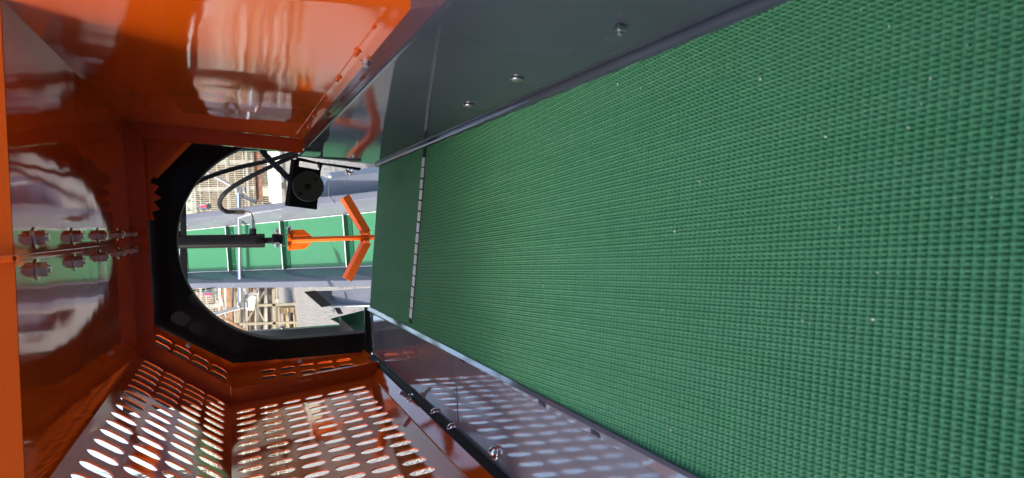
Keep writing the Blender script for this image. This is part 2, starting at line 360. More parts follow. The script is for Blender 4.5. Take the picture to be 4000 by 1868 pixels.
# black end plate at the end of the ledge
m_ = MB(); pts = [aty(u, v, 2.60) for u, v in ((1424, 1203), (1462, 1232), (1462, 1392), (1427, 1345))]
pts = [aty(1424, 1200, 2.60), aty(1460, 1205, 2.60), aty(1462, 1388, 2.60), aty(1427, 1345, 2.60)]
m_.prism(pts, (0, .012, 0)); obj('end_plate', m_, 'black', conv, bevel=.002)
m_ = MB()
for (ua, ub, v0, v1) in ((1443, 1458, 1204, 1218), (1446, 1458, 1218, 1240), (1449, 1458, 1240, 1260)):
    a, b2 = aty((ua + ub) / 2, v0, 2.585), aty((ua + ub) / 2, v1, 2.585); m_.cyl(a, b2, (ub - ua) / 2300, 8)
obj('grease_fitting', m_, 'zinc', conv, smooth=30)
# grit lying on the belt and plates
m_ = MB(); rnd = random.Random(5)
for (u, v) in ((3640, 308), (3480, 105), (2995, 6), (2417, 330), (2452, 268), (2890, 117), (2592, 1212), (2555, 1300), (3140, 1252), (3415, 1248), (3880, 770), (3230, 535), (2185, 1010), (1786, 825), (1870, 800), (3285, 890), (2975, 310), (2700, 80), (2320, 560), (2640, 905), (3050, 420), (3370, 40)):
    p = atp(u, v, bp(0, 0), NB); m_.blob(p + NB * .0016, rnd.choice((.0006, .0008, .001, .0016)), .6, int(u))
for k in range(30):
    y = rnd.uniform(.35, 2.4); m_.blob(bp(rnd.uniform(-.22, .22), y, .001), rnd.uniform(.0005, .0012), .6, k)
tag(obj('grit', m_, 'grit'), kind='stuff')

# ------------------------------------------------------------------ HOOD
hood = empty('orange_hood', (0, 1.9, -.45), 'glossy orange sheet metal hood with slotted guard panels over the green belt', 'machine hood')
ZC = .276
CR, CLp, FA, FB_ = V3((.327, 0, ZC)), V3((-.369, 0, ZC)), V3((-.556, 0, .028)), V3((-.5235, 0, -.412))
WB, WF = V3((.272, 0, -.243)), V3((.2765, 0, -.206))
SEAM = -.032
m_ = MB(); m_.prism([(SEAM, 1.146, ZC), (CR.x, 1.168, ZC), (CR.x, 2.70, ZC), (SEAM, 2.70, ZC)], (0, 0, .003)); m_.prism([(SEAM, 1.146, ZC), (CR.x + .02, 1.17, ZC), (CR.x + .02, 1.167, ZC + .06), (SEAM, 1.143, ZC + .06)], (0, .003, 0)); obj('ceiling_panel', m_, 'orange', hood)
m_ = MB(); m_.prism([(SEAM - .001, 1.150, ZC), (CLp.x, 1.122, ZC), (CLp.x, 2.70, ZC), (SEAM - .001, 2.70, ZC)], (0, 0, .003)); m_.prism([(SEAM - .001, 1.150, ZC), (CLp.x, 1.122, ZC), (CLp.x, 1.119, ZC + .06), (SEAM - .001, 1.147, ZC + .06)], (0, .003, 0)); obj('ceiling_panel', m_, 'orange', hood)
m_ = MB(); sA, sB = atz(40, 1011, ZC - .002), atz(548, 946, ZC - .002)
m_.prism([(sA.x - .005, 1.135, ZC - .0005), (sA.x + .004, 1.135, ZC - .0005), (sB.x + .004, 2.40, ZC - .0005), (sB.x - .005, 2.40, ZC - .0005)], (0, 0, -.004))
m_.prism([(sA.x - .005, 1.135, ZC - .0045), (sA.x + .004, 1.135, ZC - .0045), (sA.x + .004, 1.135, ZC + .07), (sA.x - .005, 1.135, ZC + .07)], (0, .006, 0)); obj('seam_strip', m_, 'orange', hood, bevel=.0012)
for k in range(5):
    for x in (-.004, -.052):
        m_ = MB(); hexbolt(m_, (x - .0012 * k, 1.265 + .277 * k, ZC - .0003), (0, 0, -1), .0115, .013, True, .004); obj('bolt', m_, 'zinc', hood, smooth=25)
# right wall, its foot fold, weld beads and front flange
m_ = MB(); WE = V3((.2722, .915, -.238)); WC = V3((.2722, .99, -.2425)); WM = V3((.297, .985, 0))
m_.add([CR + Yv * 1.17, CR + Yv * 2.70, WF + Yv * 2.70, WF + Yv * .925, WM], [[0, 1, 2, 3, 4]])
m_.add([WF + Yv * .925, WF + Yv * 2.40, WB + Yv * 2.415, WC, WE], [[0, 1, 2, 3, 4]])
m_.add([p + V3((.003, 0, 0)) for p in (CR + Yv * 1.17, CR + Yv * 2.70, WB + Yv * 2.70, WC, WE, WF + Yv * .925)], [[0, 1, 2, 3, 4, 5]])
m_.add([WC, WB + Yv * 2.415, WB + V3((.003, 2.415, 0)), WC + V3((.003, 0, 0))], [[0, 1, 2, 3]])
for i, (u, v) in enumerate(((1227, 449), (1264, 394), (1270, 384), (1318, 312), (1326, 300), (1390, 210), (1398, 198), (1460, 105), (1205, 492))):
    p = atp(u, v, WF + Yv, V3((1, 0, -.12)).normalized())
    m_.blob(p - V3((.001, 0, 0)), .006 if i % 2 == 0 else .0045, 1, i)
m_.tube([WF + Yv * .95 - V3((.0003, 0, 0)), WF + Yv * 2.4 - V3((.0003, 0, 0))], .0012, 8)
obj('side_wall', m_, 'orange', hood)
m_ = MB(); fl = [CR + Yv * 1.17, WM, WF + Yv * .925, WE]; fo = [p + V3((.09, -.03, 0)) for p in fl]; fo[3] = WE + V3((.09, -.03, .0))
for k in (0, .003): m_.add([p + V3((0, k, 0)) for p in fl + fo], [[0, 1, 5, 4], [1, 2, 6, 5], [2, 3, 7, 6]])
obj('front_flange', m_, 'orange', hood)
for (u, v) in ((1435, 241), (1240, 497)):
    p = atp(u, v, WB + Yv, V3((1, 0, -.11)).normalized()); m_ = MB(); hexbolt(m_, p, (-1, 0, .1), .0085, .008, True); obj('bolt', m_, 'zinc', hood, smooth=25)
# slotted guards
def guard(O, U, Vd, rows, cols, pu, pv, sw, sl, u0, u1, v1, th, N):
    """sheet spanned by U (along the belt) and Vd (down); slots: width sw along U, length sl along Vd; rows / cols are slot centres"""
    mb = MB(); nh = 20
    def pt(u, v, k): return O + U * u + Vd * v + N * (th * k)
    def quad(ua, ub, va, vb):
        for k in (0, 1): mb.add([pt(ua, va, k), pt(ub, va, k), pt(ub, vb, k), pt(ua, vb, k)], [[0, 1, 2, 3]])
    ra, rb = min(rows) - pu / 2, max(rows) + pu / 2; ca, cb = min(cols) - pv / 2, max(cols) + pv / 2
    quad(u0, ra, 0, v1); quad(rb, u1, 0, v1); quad(ra, rb, 0, ca); quad(ra, rb, cb, v1)
    r = sw / 2
    for cu in rows:
        for cv in cols:
            hole = []
            for i in range(nh):
                a = 2 * math.pi * (i + .5) / nh; x, y = math.cos(a) * r, math.sin(a) * r
                y += (sl / 2 - r) * (1 if y > 0 else -1); hole.append((x, y))
            outer = []
            for x, y in hole:
                s_ = min(pu / 2 / max(abs(x), 1e-6), pv / 2 / max(abs(y), 1e-6)); outer.append((x * s_, y * s_))
            # snap the nearest outer points on to the cell's corners so the cells meet
            for cx_, cy_ in ((1, 1), (1, -1), (-1, 1), (-1, -1)):
                j = min(range(nh), key=lambda j: (outer[j][0] - cx_ * pu / 2) ** 2 + (outer[j][1] - cy_ * pv / 2) ** 2); outer[j] = (cx_ * pu / 2, cy_ * pv / 2)
            vs = []
            for k in (0, 1): vs += [pt(cu + x, cv + y, k) for x, y in hole] + [pt(cu + x, cv + y, k) for x, y in outer]
            fs = []
            for i in range(nh):
                j = (i + 1) % nh
                fs += [[i, j, nh + j, nh + i], [2 * nh + i, 3 * nh + i, 3 * nh + j, 2 * nh + j], [i, 2 * nh + i, 2 * nh + j, j]]
            mb.add(vs, fs)
    for (a, b2, c, d) in ((u0, 0, u1, 0), (u0, v1, u1, v1), (u0, 0, u0, v1), (u1, 0, u1, v1)):
        mb.add([pt(a, b2, 0), pt(c, d, 0), pt(c, d, 1), pt(a, b2, 1)], [[0, 1, 2, 3]])
    return mb
PU = .0684
dl = (FB_ - FA); LL = dl.length; dl.normalize(); nl = Yv.cross(dl)
if nl.x > 0: nl = -nl
dd = (CLp - FA); LD = dd.length; dd.normalize(); nd = Yv.cross(dd)
if nd.x > 0: nd = -nd
obj('slotted_guard', guard(FA, Yv, dl, [2.261 - PU * k for k in range(16)], [.040 + .0665 * k for k in range(6)], PU, .0665, .0350, .055, 1.14, 2.395, LL, .0035, nl), 'orange', hood)
obj('slotted_guard', guard(FA, Yv, dd, [2.333 - PU * k for k in range(18)], [.052 + .0685 * k for k in range(4)], PU, .0685, .0385, .061, 1.12, 2.395, LD, .0035, nd), 'orange', hood)
O1B, O1C, O1D = [V3((p.x, 0, p.z)) for p in (aty(1432, 1404, 2.70), aty(910, 1456, 2.70), aty(560, 1280, 2.70))]
for (far, dv, ll, cols_, pv, sw_, sl_) in ((O1B, dl, LL, [.116 + .0665 * k for k in range(5)], .0665, .035, .055), (O1D, dd, LD, [.052 + .0685 * k for k in range(4)], .0685, .0385, .061)):
    U_ = (O1C - FA) / .30 + Yv; V_ = ((far + Yv * 2.70) - (O1C + Yv * 2.70)); V_ = V_.normalized()
    V_ = (V_ + dv).normalized(); N_ = U_.cross(V_).normalized()
    if N_.x > 0: N_ = -N_
    obj('slotted_guard', guard(FA + Yv * 2.40, U_, V_, [.06 + PU * k for k in range(4)], cols_, PU, pv, sw_, sl_, .001, .2995, ll + .03, .003, N_), 'orange', hood)
m_ = MB(); q0, q1 = FB_, V3((-.487, 0, -.444)); o_ = V3((-.003, 0, -.002))
for (y0, y1) in ((1.14, 2.395), (2.401, 2.70)): m_.prism([q0 + Yv * y0, q1 + Yv * y0, q1 + o_ + Yv * y0, q0 + o_ + Yv * y0], Yv * (y1 - y0))
m_.tube([q0 + Yv * 1.14, q0 + Yv * 2.33], .002, 8); obj('guard_foot', m_, 'orange', hood)
m_ = MB(); p = atp(1603, 1556, V3((-.505, 0, -.428)), V3((.7, 0, .7)).normalized())
hexbolt(m_, p, V3((.6, 0, .8)), .0095, .008, True, .026); obj('bolt', m_, 'zinc', hood, smooth=25)
# front edge of the guards folded out
m_ = MB()
for a, b2, n_ in ((FA, FB_, nl), (FA, CLp, nd)): m_.prism([a + Yv * 1.12, b2 + Yv * 1.12, b2 + n_ * .04 + Yv * 1.12, a + n_ * .04 + Yv * 1.12], (0, .003, 0))
obj('front_flange', m_, 'orange', hood)
# flanged frames inside the hood
def inset(poly, wd):          # poly in x,z from right foot over the ceiling to the left foot; inner polyline
    out = []; n = len(poly)
    for i, p in enumerate(poly):
        ns = []
        for a, b2 in ((i - 1, i), (i, i + 1)):
            if a < 0 or b2 >= n: continue
            d = (poly[b2] - poly[a]).normalized(); nn = V3((-d.z, 0, d.x))      # left of the direction of travel = inwards
            ns.append(nn)
        if len(ns) == 1: out.append(p + ns[0] * wd)
        else:
            mdir = (ns[0] + ns[1]).normalized(); out.append(p + mdir * (wd / mdir.dot(ns[0])))
    return out
def frame(poly, wd, y, th, leg):
    mb = MB(); inn = inset(poly, wd)
    for i in range(len(poly) - 1):
        mb.prism([p + Yv * y for p in (poly[i], poly[i + 1], inn[i + 1], inn[i])], Yv * th)
        # rounded inner return
        mb.prism([inn[i] + Yv * (y + th), inn[i + 1] + Yv * (y + th), inn[i + 1].lerp(poly[i + 1], .08) + Yv * (y + th), inn[i].lerp(poly[i], .08) + Yv * (y + th)], Yv * leg)
    return mb
P2 = [V3((.2725, 0, -.235)), CR, CLp, FA, V3((-.524, 0, -.444))]
obj('frame_flange', frame(P2, .045, 2.389, .005, .014), 'orange', hood, smooth=20)
for a in (CLp, FA, CR): m_ = MB(); m_.tube([a + Yv * 2.3885, a.lerp(V3((0, 0, 0)), .10) + Yv * 2.3885], .0025, 8); obj('weld', m_, 'orange_plain', hood, smooth=40)
in1 = [aty(u, v, 2.70) for u, v in ((1180, 520), (500, 500), (560, 1235), (910, 1420), (1427, 1376))]
in1 = [V3((p.x, 0, p.z)) for p in in1]; in1[0] = V3((.318, 0, -.26)); in1[1] = V3((.335, 0, .30)); in1[2] = V3((-.305, 0, .295))
m_ = MB(); out1 = [V3((.36, 0, -.26)), V3((.38, 0, .34)), O1D, O1C, O1B]
for i in (2, 3): m_.prism([p + Yv * 2.701 for p in (out1[i], out1[i + 1], in1[i + 1], in1[i])], Yv * .004)
obj('frame_flange', m_, 'orange', hood)
for (u, v) in ((735, 1350), (1172, 1413)):
    p = aty(u, v, 2.70); m_ = MB(); hexbolt(m_, p, (0, -1, 0), .006, .004, True, dome=True); obj('dome_bolt', m_, 'zinc', hood, smooth=40)
# corner gusset with a saw-tooth edge
def c5(x, y): return (500 + x / 3.007, 500 + y / 3.007)
poly = [aty(*c5(x, y), 2.46) for x, y in ((120, 20), (770, 60), (280, 550), (245, 640), (355, 680), (290, 755), (385, 815), (295, 868), (370, 955), (265, 985), (305, 1080), (150, 1083))]
m_ = MB(); m_.prism(poly, (0, .03, 0)); m_.prism([aty(*c5(x, y), 2.475) for x, y in ((120, 20), (800, 60), (310, 560), (120, 570))], (0, .12, 0)); obj('corner_gusset', m_, 'orange_plain', hood)

# ------------------------------------------------------------------ SUPPORT FRAME with the arched opening
sup = empty('support_frame', (-.06, 2.85, -1.55), 'black steel support frame with big arched opening behind the orange hood', 'frame')
m_ = MB(); cx, cz, r = -.060, -.186, .368; ang = [math.pi * k / 48 for k in range(49)]
arch = [V3((cx - r - .006, 2.722, -.475))] + [V3((cx - r * math.cos(a), 2.722, cz + r * math.sin(a))) for a in ang] + [V3((cx + r, 2.722, -.30))]
def outp(p):
    d = V3((p.x - cx, 0, p.z - cz)); s_ = min((.62 - .06 if d.x < 0 else .45) / max(abs(d.x), 1e-5), .56 / max(d.z, 1e-5)) if d.z > 0 else None
    if s_ is None: return V3((-.60 if p.x < cx else .39, 2.722, p.z))
    return V3((cx + d.x * s_, 2.722, cz + d.z * s_))
for i in range(len(arch) - 1): m_.prism([arch[i], arch[i + 1], outp(arch[i + 1]), outp(arch[i])], (0, .008, 0))
obj('arch_plate', m_, 'black', sup)
m_ = MB()
for i in range(len(arch) - 1):
    a, b2 = arch[i], arch[i + 1]; ia = a + (V3((cx, a.y, max(a.z, cz))) - V3((cx, a.y, max(a.z, cz)))).normalized() * 0
    def inw(p): 
        d = V3((p.x - cx, 0, (p.z - cz) if p.z > cz else 0)).normalized(); return p - d * .006
    m_.prism([inw(a) + Yv * -.004, inw(b2) + Yv * -.004, b2 + Yv * -.004, a + Yv * -.004], (0, .075, 0))
obj('arch_rim', m_, 'rubber', sup, smooth=30)
for (p0, p1, wd) in (((700, 571), (1200, 573), .038), ((700, 1330), (1440, 1279), .036)):
    a, b2 = aty(*p0, 3.05), aty(*p1, 3.05); m_ = MB(); m_.bar(a, b2, .05, wd, (1, 0, 0)); o = obj('post', m_, 'grey', sup, bevel=.002)
m_ = MB(); m_.bar(aty(712, 770, 3.6), aty(722, 1230, 3.6), .03, .022, (0, 1, 0)); obj('cross_beam', m_, 'black', sup, bevel=.002)
for (u, v) in ((1105, 1281), (1110, 1326), (1070, 545)):
    m_ = MB(); p = aty(u, v, 3.04); hexbolt(m_, p, (1 if v < 1300 else -1, -.2, 0), .010, .009, True); obj('bolt', m_, 'zinc', sup, smooth=25)
def c8(x, y): return (1060 + x / 2.616, 900 + y / 2.616)
m_ = MB(); m_.prism([aty(*c8(x, y), 2.98) for x, y in ((600, 905), (955, 815), (960, 1052), (890, 1060))], (0, .006, 0)); obj('bracket_plate', m_, 'beltreflect', sup)
m_ = MB(); m_.prism([aty(*c8(x, y), 2.965) for x, y in ((692, 905), (890, 1055), (700, 1062))], (0, .004, 0)); m_.bar(aty(*c8(697, 900), 2.955), aty(*c8(882, 1062), 2.955), .012, .006); obj('gusset', m_, 'zinc', sup)

# ------------------------------------------------------------------ HYDRAULIC MOTOR on its bracket
def c6(x, y): return (1060 + x / 2.616, 500 + y / 2.616)
mot = empty('hydraulic_motor', aty(1201, 730, 2.66), 'round black hydraulic motor end on tilted black bracket below the orange wall', 'motor')
m_ = MB(); YM = 2.655
for pl in (((232, 385), (507, 432), (465, 835), (180, 800)), ((243, 318), (268, 325), (262, 392), (231, 390)), ((497, 368), (521, 372), (507, 436), (488, 428)), ((250, 300), (300, 305), (521, 362), (519, 378), (262, 332))):
    m_.prism([aty(*c6(*q), YM) for q in pl], (0, .008, 0))
obj('bracket', m_, 'black', mot)
m_ = MB(); m_.bar(aty(*c6(245, 325), YM + .012), aty(*c6(180, 800), YM + .012), .03, .004, (0, 1, 0)); obj('bracket_edge', m_, 'grey', mot)
p = aty(1202, 730, YM); rr = 60 / 2774 * 2.48
m_ = MB(); m_.tube_raw(p - Yv * .03, -Yv, [(-.03, rr), (-.002, rr), (0, rr * .975), (0, .009), (-.012, .009)], 48); obj('end_disc', m_, 'darkmetal', mot, smooth=30)
for (x, y, r_) in ((370, 602, .011), (450, 527, .006), (297, 675, .006)):
    q = aty(*c6(x, y), YM - .031); m_ = MB(); m_.tube_raw(q, -Yv, [(-.004, r_), (.0006, r_), (.0012, r_ * .8), (.0006, r_ * .5), (.0004, .0008)], 18); obj('bolt_hole', m_, 'rubber', mot, smooth=30)
for (x, y) in ((485, 380), (770, 440), (805, 455)): m_ = MB(); hexbolt(m_, aty(*c6(x, y), 2.69), (0, -.5, -1), .010, .010, True); obj('bolt', m_, 'zinc', mot, smooth=25)
m_ = MB(); m_.prism([aty(*c6(x, y), 2.64) for x, y in ((335, 330), (920, 408), (905, 432), (520, 372))], (0, .02, 0)); obj('bracket_arm', m_, 'black', mot)

# ------------------------------------------------------------------ HYDRAULIC CYLINDER, DIVIDER AND HOSES beyond the arch
YC = 3.45
SCL = 2774 / (YC * .93)
cyl = empty('hydraulic_cylinder', aty(600, 946, YC), 'black hydraulic cylinder hanging upright in the arched opening', 'hydraulic cylinder')
m_ = MB(); a, b2 = aty(560, 948, YC), aty(1034, 940, YC); rc = 26 / SCL; d = (b2 - a).normalized()
m_.tube_raw(a, d, [(0, rc), ((b2 - a).length - .10, rc), ((b2 - a).length - .099, rc * 1.06), ((b2 - a).length - .002, rc * 1.06), ((b2 - a).length, rc)], 32); obj('barrel', m_, 'black', cyl, smooth=40)
m_ = MB(); m_.cyl(b2, aty(1066, 939, YC), 12 / SCL, 20); obj('rod', m_, 'black', cyl, smooth=40)
m_ = MB(); m_.bar(aty(1062, 934, YC), aty(1105, 934, YC), 34 / SCL, 40 / SCL, (1, 0, 0)); obj('clevis', m_, 'black', cyl, bevel=.004)
for v in (908, 953):
    m_ = MB(); m_.bar(aty(1083, v + 8, YC - .02), aty(1128, v + 8, YC - .02), .02, .004, (1, 0, 0)); p = aty(1080, v, YC - .02)
    hexbolt(m_, p + V3((0, 0, 0)), (1 if v < 930 else -1, 0, 0), .011, .011, True, .006); m_.cyl(p + V3((0, 0, -.012)), p + V3((0, 0, .012)), .008, 12); obj('clevis_bolt', m_, 'zinc', cyl, smooth=25)
for (u, v0, v1) in ((988, 918, 893), (692, 930, 902)):
    m_ = MB(); m_.cyl(aty(u, v0, YC), aty(u, v1, YC), 13 / SCL, 16); obj('port', m_, 'black', cyl, smooth=40)

plo = empty('divider', aty(1300, 932, YC), 'orange steel divider with V shaped arms hanging under the black cylinder', 'divider')
m_ = MB(); a, b2 = aty(1128, 938, YC), aty(1500, 926, YC); s2 = .0125; d = (b2 - a).normalized(); sx = V3((1, 0, 0)); sy = d.cross(sx).normalized()
m_.prism([a + sx * s2, a + sy * s2 * 1.2, a - sx * s2, a - sy * s2 * 1.2], b2 - a); obj('stem', m_, 'orange_plain', plo, bevel=.0012)
def cz(x, y): return (1000 + x / 4.01, 820 + y / 4.01)
for pl in (((503, 315), (745, 308), (890, 425), (545, 437)), ((505, 635), (520, 516), (880, 518), (765, 612))):
    m_ = MB(); q = [aty(*cz(x, y), YC) for x, y in pl]; m_.prism(q, (0, .006, 0)); obj('fin', m_, 'orange_plain', plo)
m_ = MB(); m_.prism([aty(*cz(x, y), YC - .012) for x, y in ((498, 316), (548, 440), (548, 520), (505, 637), (495, 560), (495, 400))], (0, .03, 0)); obj('top_plate', m_, 'orange_plain', plo, bevel=.001)
m_ = MB(); hexbolt(m_, aty(*cz(550, 292), YC), (.3, 0, 1), .011, .014, True); obj('bolt', m_, 'zinc', plo, smooth=25)
for (e_, f_) in (((1346, 768), (1432, 912)), ((1356, 1092), (1432, 944))):
    a, b2 = aty(*e_, YC - .03), aty(*f_, YC + .0); d = (b2 - a).normalized(); n1 = d.cross(Yv).normalized()
    if n1.z < 0: n1 = -n1
    n2 = -Yv; hs = .0185; m_ = MB()
    c1 = (n1 * .62 + n2).normalized()
    m_.prism([a + c1 * hs * 1.25, a + n1 * hs * 1.35 - n2 * .012, a - c1 * hs, a - n1 * hs * 1.35], b2 - a); obj('arm', m_, 'orange_plain', plo, bevel=.0015)
m_ = MB()
for i, (x, y) in enumerate(((1640, 365), (1690, 362), (1730, 370), (1765, 375), (1650, 490), (1700, 495), (1745, 490))): m_.blob(aty(*cz(x, y), YC - .015), .010, 1, i)
obj('weld', m_, 'orange_plain', plo, smooth=60)

def hose(name, label, pts, r, m='rubber', wrap=False):
    P = spline(pts, 10 if not wrap else 14); rs = r
    if wrap: rs = [r * (1 + .10 * ((i % 11) / 11.0)) if (i % 11) else r * .84 for i in range(len(P))]
    mb = MB(); mb.tube(P, rs, 14)
    root = empty(name, P[0], label, 'hose'); obj('hose_body', mb, m, root, smooth=60 if not wrap else 25); return root
h1 = hose('hydraulic_hose', 'thin black hose rising from the motor side to top left of the arch', [aty(680, 800, 2.86), aty(712, 765, 2.88), aty(765, 715, 2.9), aty(840, 682, 2.95), aty(930, 655, 3.0), aty(1040, 630, 3.0), aty(1150, 596, 2.98), aty(1215, 570, 2.95)], .0088)
h2 = hose('hydraulic_hose', 'black hose looping round to the chrome elbow on the cylinder', [aty(1215, 590, 2.97), aty(1150, 610, 3.0), aty(1060, 650, 3.03), aty(960, 700, 3.08), aty(890, 745, 3.12), aty(860, 782, 3.16), aty(863, 812, 3.2), aty(885, 827, 3.22), aty(913, 828, 3.44)], .0092)
m_ = MB(); m_.tube_raw(aty(911, 828, 3.44), (aty(950, 828, 3.45) - aty(911, 828, 3.44)), [(0, .0105), (.002, .0125), (.046, .0125), (.048, .009)], 18); obj('sleeve', m_, 'fitting', h2, smooth=40)
m_ = MB(); m_.tube(spline([aty(948, 828, 3.45), aty(966, 829, 3.45), aty(981, 838, 3.45), aty(987, 856, 3.45), aty(987, 868, 3.45)], 6), .0058, 14); obj('elbow', m_, 'fitting', h2, smooth=60)
m_ = MB()
for (v0, v1, r_) in ((862, 882, .0115), (884, 897, .0125)): m_.cyl(aty(987, v0, 3.45), aty(987, v1, 3.45), r_, 6)
obj('nut', m_, 'zinc', h2)
h3 = hose('hydraulic_hose', 'short spiral wrapped black hose running down into the round motor', [aty(1012, 558, 2.86), aty(1026, 590, 2.85), aty(1052, 622, 2.84), aty(1092, 662, 2.80), aty(1128, 698, 2.75), aty(1165, 735, 2.70)], .0112, wrap=True)
ft = empty('hose_fitting', aty(693, 900, YC), 'zinc hose fitting standing on the upper port of the black cylinder', 'hose fitting')
m_ = MB(); m_.cyl(aty(694, 800, YC), aty(693, 866, YC), .010, 14); obj('sleeve', m_, 'zinc', ft, smooth=40)
m_ = MB()
for (v0, v1, r_) in ((866, 882, .0125), (884, 896, .0115), (897, 906, .0135)): m_.cyl(aty(692, v0, YC), aty(692, v1, YC), r_, 6)
obj('nut', m_, 'zinc', ft)

# ------------------------------------------------------------------ INCLINED CONVEYOR rising behind
T2 = V3((-.031, .842, .539)).normalized(); N2 = V3((0, -.539, .842)); X2 = T2.cross(N2).normalized()
if X2.x < 0: X2 = -X2
N2 = X2.cross(T2).normalized()
O2 = (V3((.063, 5.70, -1.032)) + V3((-.367, 5.70, -1.01))) / 2
inc = empty('inclined_conveyor', O2 + V3((0, -.4, -.45)), 'grey troughed conveyor with green cleated belt climbing away behind the arch', 'conveyor')
def ip(x, t, h=0): return O2 + X2 * x + T2 * t + N2 * h
L0, L1, hw = -.55, 5.2, .214
m_ = MB(); rows = int((L1 - L0) / .013)                                # belt with fine cross ribs
for i in range(rows + 1):
    t = L0 + .013 * i; m_.v += [ip(-hw, t, 0), ip(hw, t, 0), ip(-hw, t + .0065, .003), ip(hw, t + .0065, .003)]
n_ = len(m_.v) // 2
for i in range(n_ - 1): m_.f.append([2 * i, 2 * i + 1, 2 * i + 3, 2 * i + 2])
obj('belt', m_, 'green2', inc)
for k in range(-0, 6):
    t = .225 + .832 * (k); p = t
    cl = MB(); cl.prism([ip(-hw, p, .004), ip(hw, p, .004), ip(hw, p - .006, .055), ip(-hw, p - .006, .055)], T2 * .012); cl.prism([ip(-hw, p - .05, .004), ip(hw, p - .05, .004), ip(hw, p - .05, .009), ip(-hw, p - .05, .009)], T2 * .05)
    c_ = obj('cleat', cl, 'greendark', inc)
    w_ = MB(); w_.prism([ip(-hw, p - .008, .0555), ip(hw, p - .008, .0555), ip(hw, p - .008, .0585), ip(-hw, p - .008, .0585)], T2 * .010); obj('cleat_tip', w_, 'white', c_)
    for x in (-.15, .0, .15): s_ = MB(); s_.tube_raw(ip(x, p - .028, .009), N2, [(0, .008), (.004, .006)], 10); obj('bolt', s_, 'zinc', c_)
def side(sx):
    mb = MB(); wx = .15 if sx < 0 else .155
    prof = [(sx * (hw + .003), .004), (sx * (hw + .012), .03), (sx * (hw + .085), .15), (sx * (hw + .10), .165), (sx * (hw + .145), .160), (sx * (hw + .15), .10)]
    bk = [(x - sx * .0 + sx * .004, h - .004) for x, h in prof[::-1]]
    mb.prism([ip(x, L0, h) for x, h in prof + bk], T2 * (L1 - L0)); return mb
obj('side_plate', side(1), 'trough', inc, smooth=30); obj('side_plate', side(-1), 'trough', inc, smooth=30)
for sx in (1, -1): m_ = MB(); m_.bar(ip(sx * (hw - .001), L0, .010), ip(sx * (hw - .001), L1, .010), .006, .012, N2); obj('edge_strip', m_, 'white', inc)
# flared hopper at the foot
def W(*q): return [aty(u, v, y) for u, v, y in q]
m_ = MB(); m_.prism(W((1243, 772, 6.28), (1500, 744, 5.46), (1505, 670, 5.42), (1285, 699, 6.12)), (0, .004, .003)); obj('hopper_wing', m_, 'trough', inc)
m_ = MB(); m_.prism(W((1285, 698.5, 6.12), (1505, 669.5, 5.42), (1515, 648, 5.46), (1288, 674, 6.16)), (0, .004, -.003)); obj('hopper_flange', m_, 'trough', inc)
m_ = MB(); m_.prism(W((1243, 771, 6.29), (1284, 699, 6.13), (1252, 686, 6.40), (1215, 776, 6.50)), (0, .004, .003)); obj('hopper_wing', m_, 'trough', inc)
m_ = MB(); m_.prism(W((1236, 1137, 6.30), (1298, 1136, 6.1), (1298, 1192, 5.95), (1292, 1192, 5.97)), (0, .004, .003)); obj('hopper_wing', m_, 'grey', inc)
m_ = MB(); m_.prism(W((1299, 1136, 6.05), (1500, 1120, 5.42), (1505, 1191, 5.42), (1299, 1192, 6.05)), (0, .004, .003)); obj('hopper_wing', m_, 'trough', inc)
m_ = MB(); m_.prism(W((1262, 1199, 6.0), (1297, 1192.5, 6.05), (1505, 1191.5, 5.42), (1505, 1203, 5.42)), (0, .004, -.003)); obj('hopper_flange', m_, 'white', inc)
def c7(x, y): return (660 + x / 2.616, 900 + y / 2.616)
m_ = MB(); pw = [aty(*c8(x, y), 5.75) for x, y in ((333, 630), (450, 615), (620, 768), (515, 788))]; m_.prism(pw, (0, .01, 0)); m_.prism([aty(*c8(x, y), 5.78) for x, y in ((640, 792), (700, 792), (735, 855), (680, 855))], (0, .01, 0)); obj('wing_lining', m_, 'black', inc)
m_ = MB(); hexbolt(m_, aty(*c8(625, 815), 5.7), (-1, -.4, 0), .016, .016, True); obj('bolt', m_, 'zinc', inc)
m_ = MB(); hexbolt(m_, aty(*c6(595, 492), 5.55), (0, -.4, 1), .018, .014, True, dome=True); obj('bolt', m_, 'zinc', inc)
# seam lines on the trough
for (q0, q1) in ((c6(590, 515), c6(530, 575)), (c6(590, 520), c6(583, 690)), (c6(600, 700), c6(655, 775))):
    n0 = ip(hw + .05, 0, .09); nn = (ip(hw + .085, 0, .15) - ip(hw + .012, 0, .03)).cross(T2).normalized(); m_ = MB(); m_.cyl(atp(*q0, n0, nn), atp(*q1, n0, nn), .003, 6); obj('weld', m_, 'grey', inc)
# carrying frame and legs
m_ = MB()
for sx in (1, -1): m_.bar(ip(sx * .2, L0, -.10), ip(sx * .2, L1, -.10), .06, .10, N2)
for t in (0.1, 1.8, 3.4): m_.bar(ip(-.24, t, -.13), ip(.24, t, -.13), .05, .05, N2)
obj('frame', m_, 'grey', inc)
for (t) in (-.3, 3.6):
    for sx in (1, -1): m_ = MB(); p = ip(sx * .2, t, -.15); m_.bar(p, V3((p.x, p.y, gz(p.y))), .05, .05, (0, 1, 0)); obj('leg', m_, 'grey', inc)
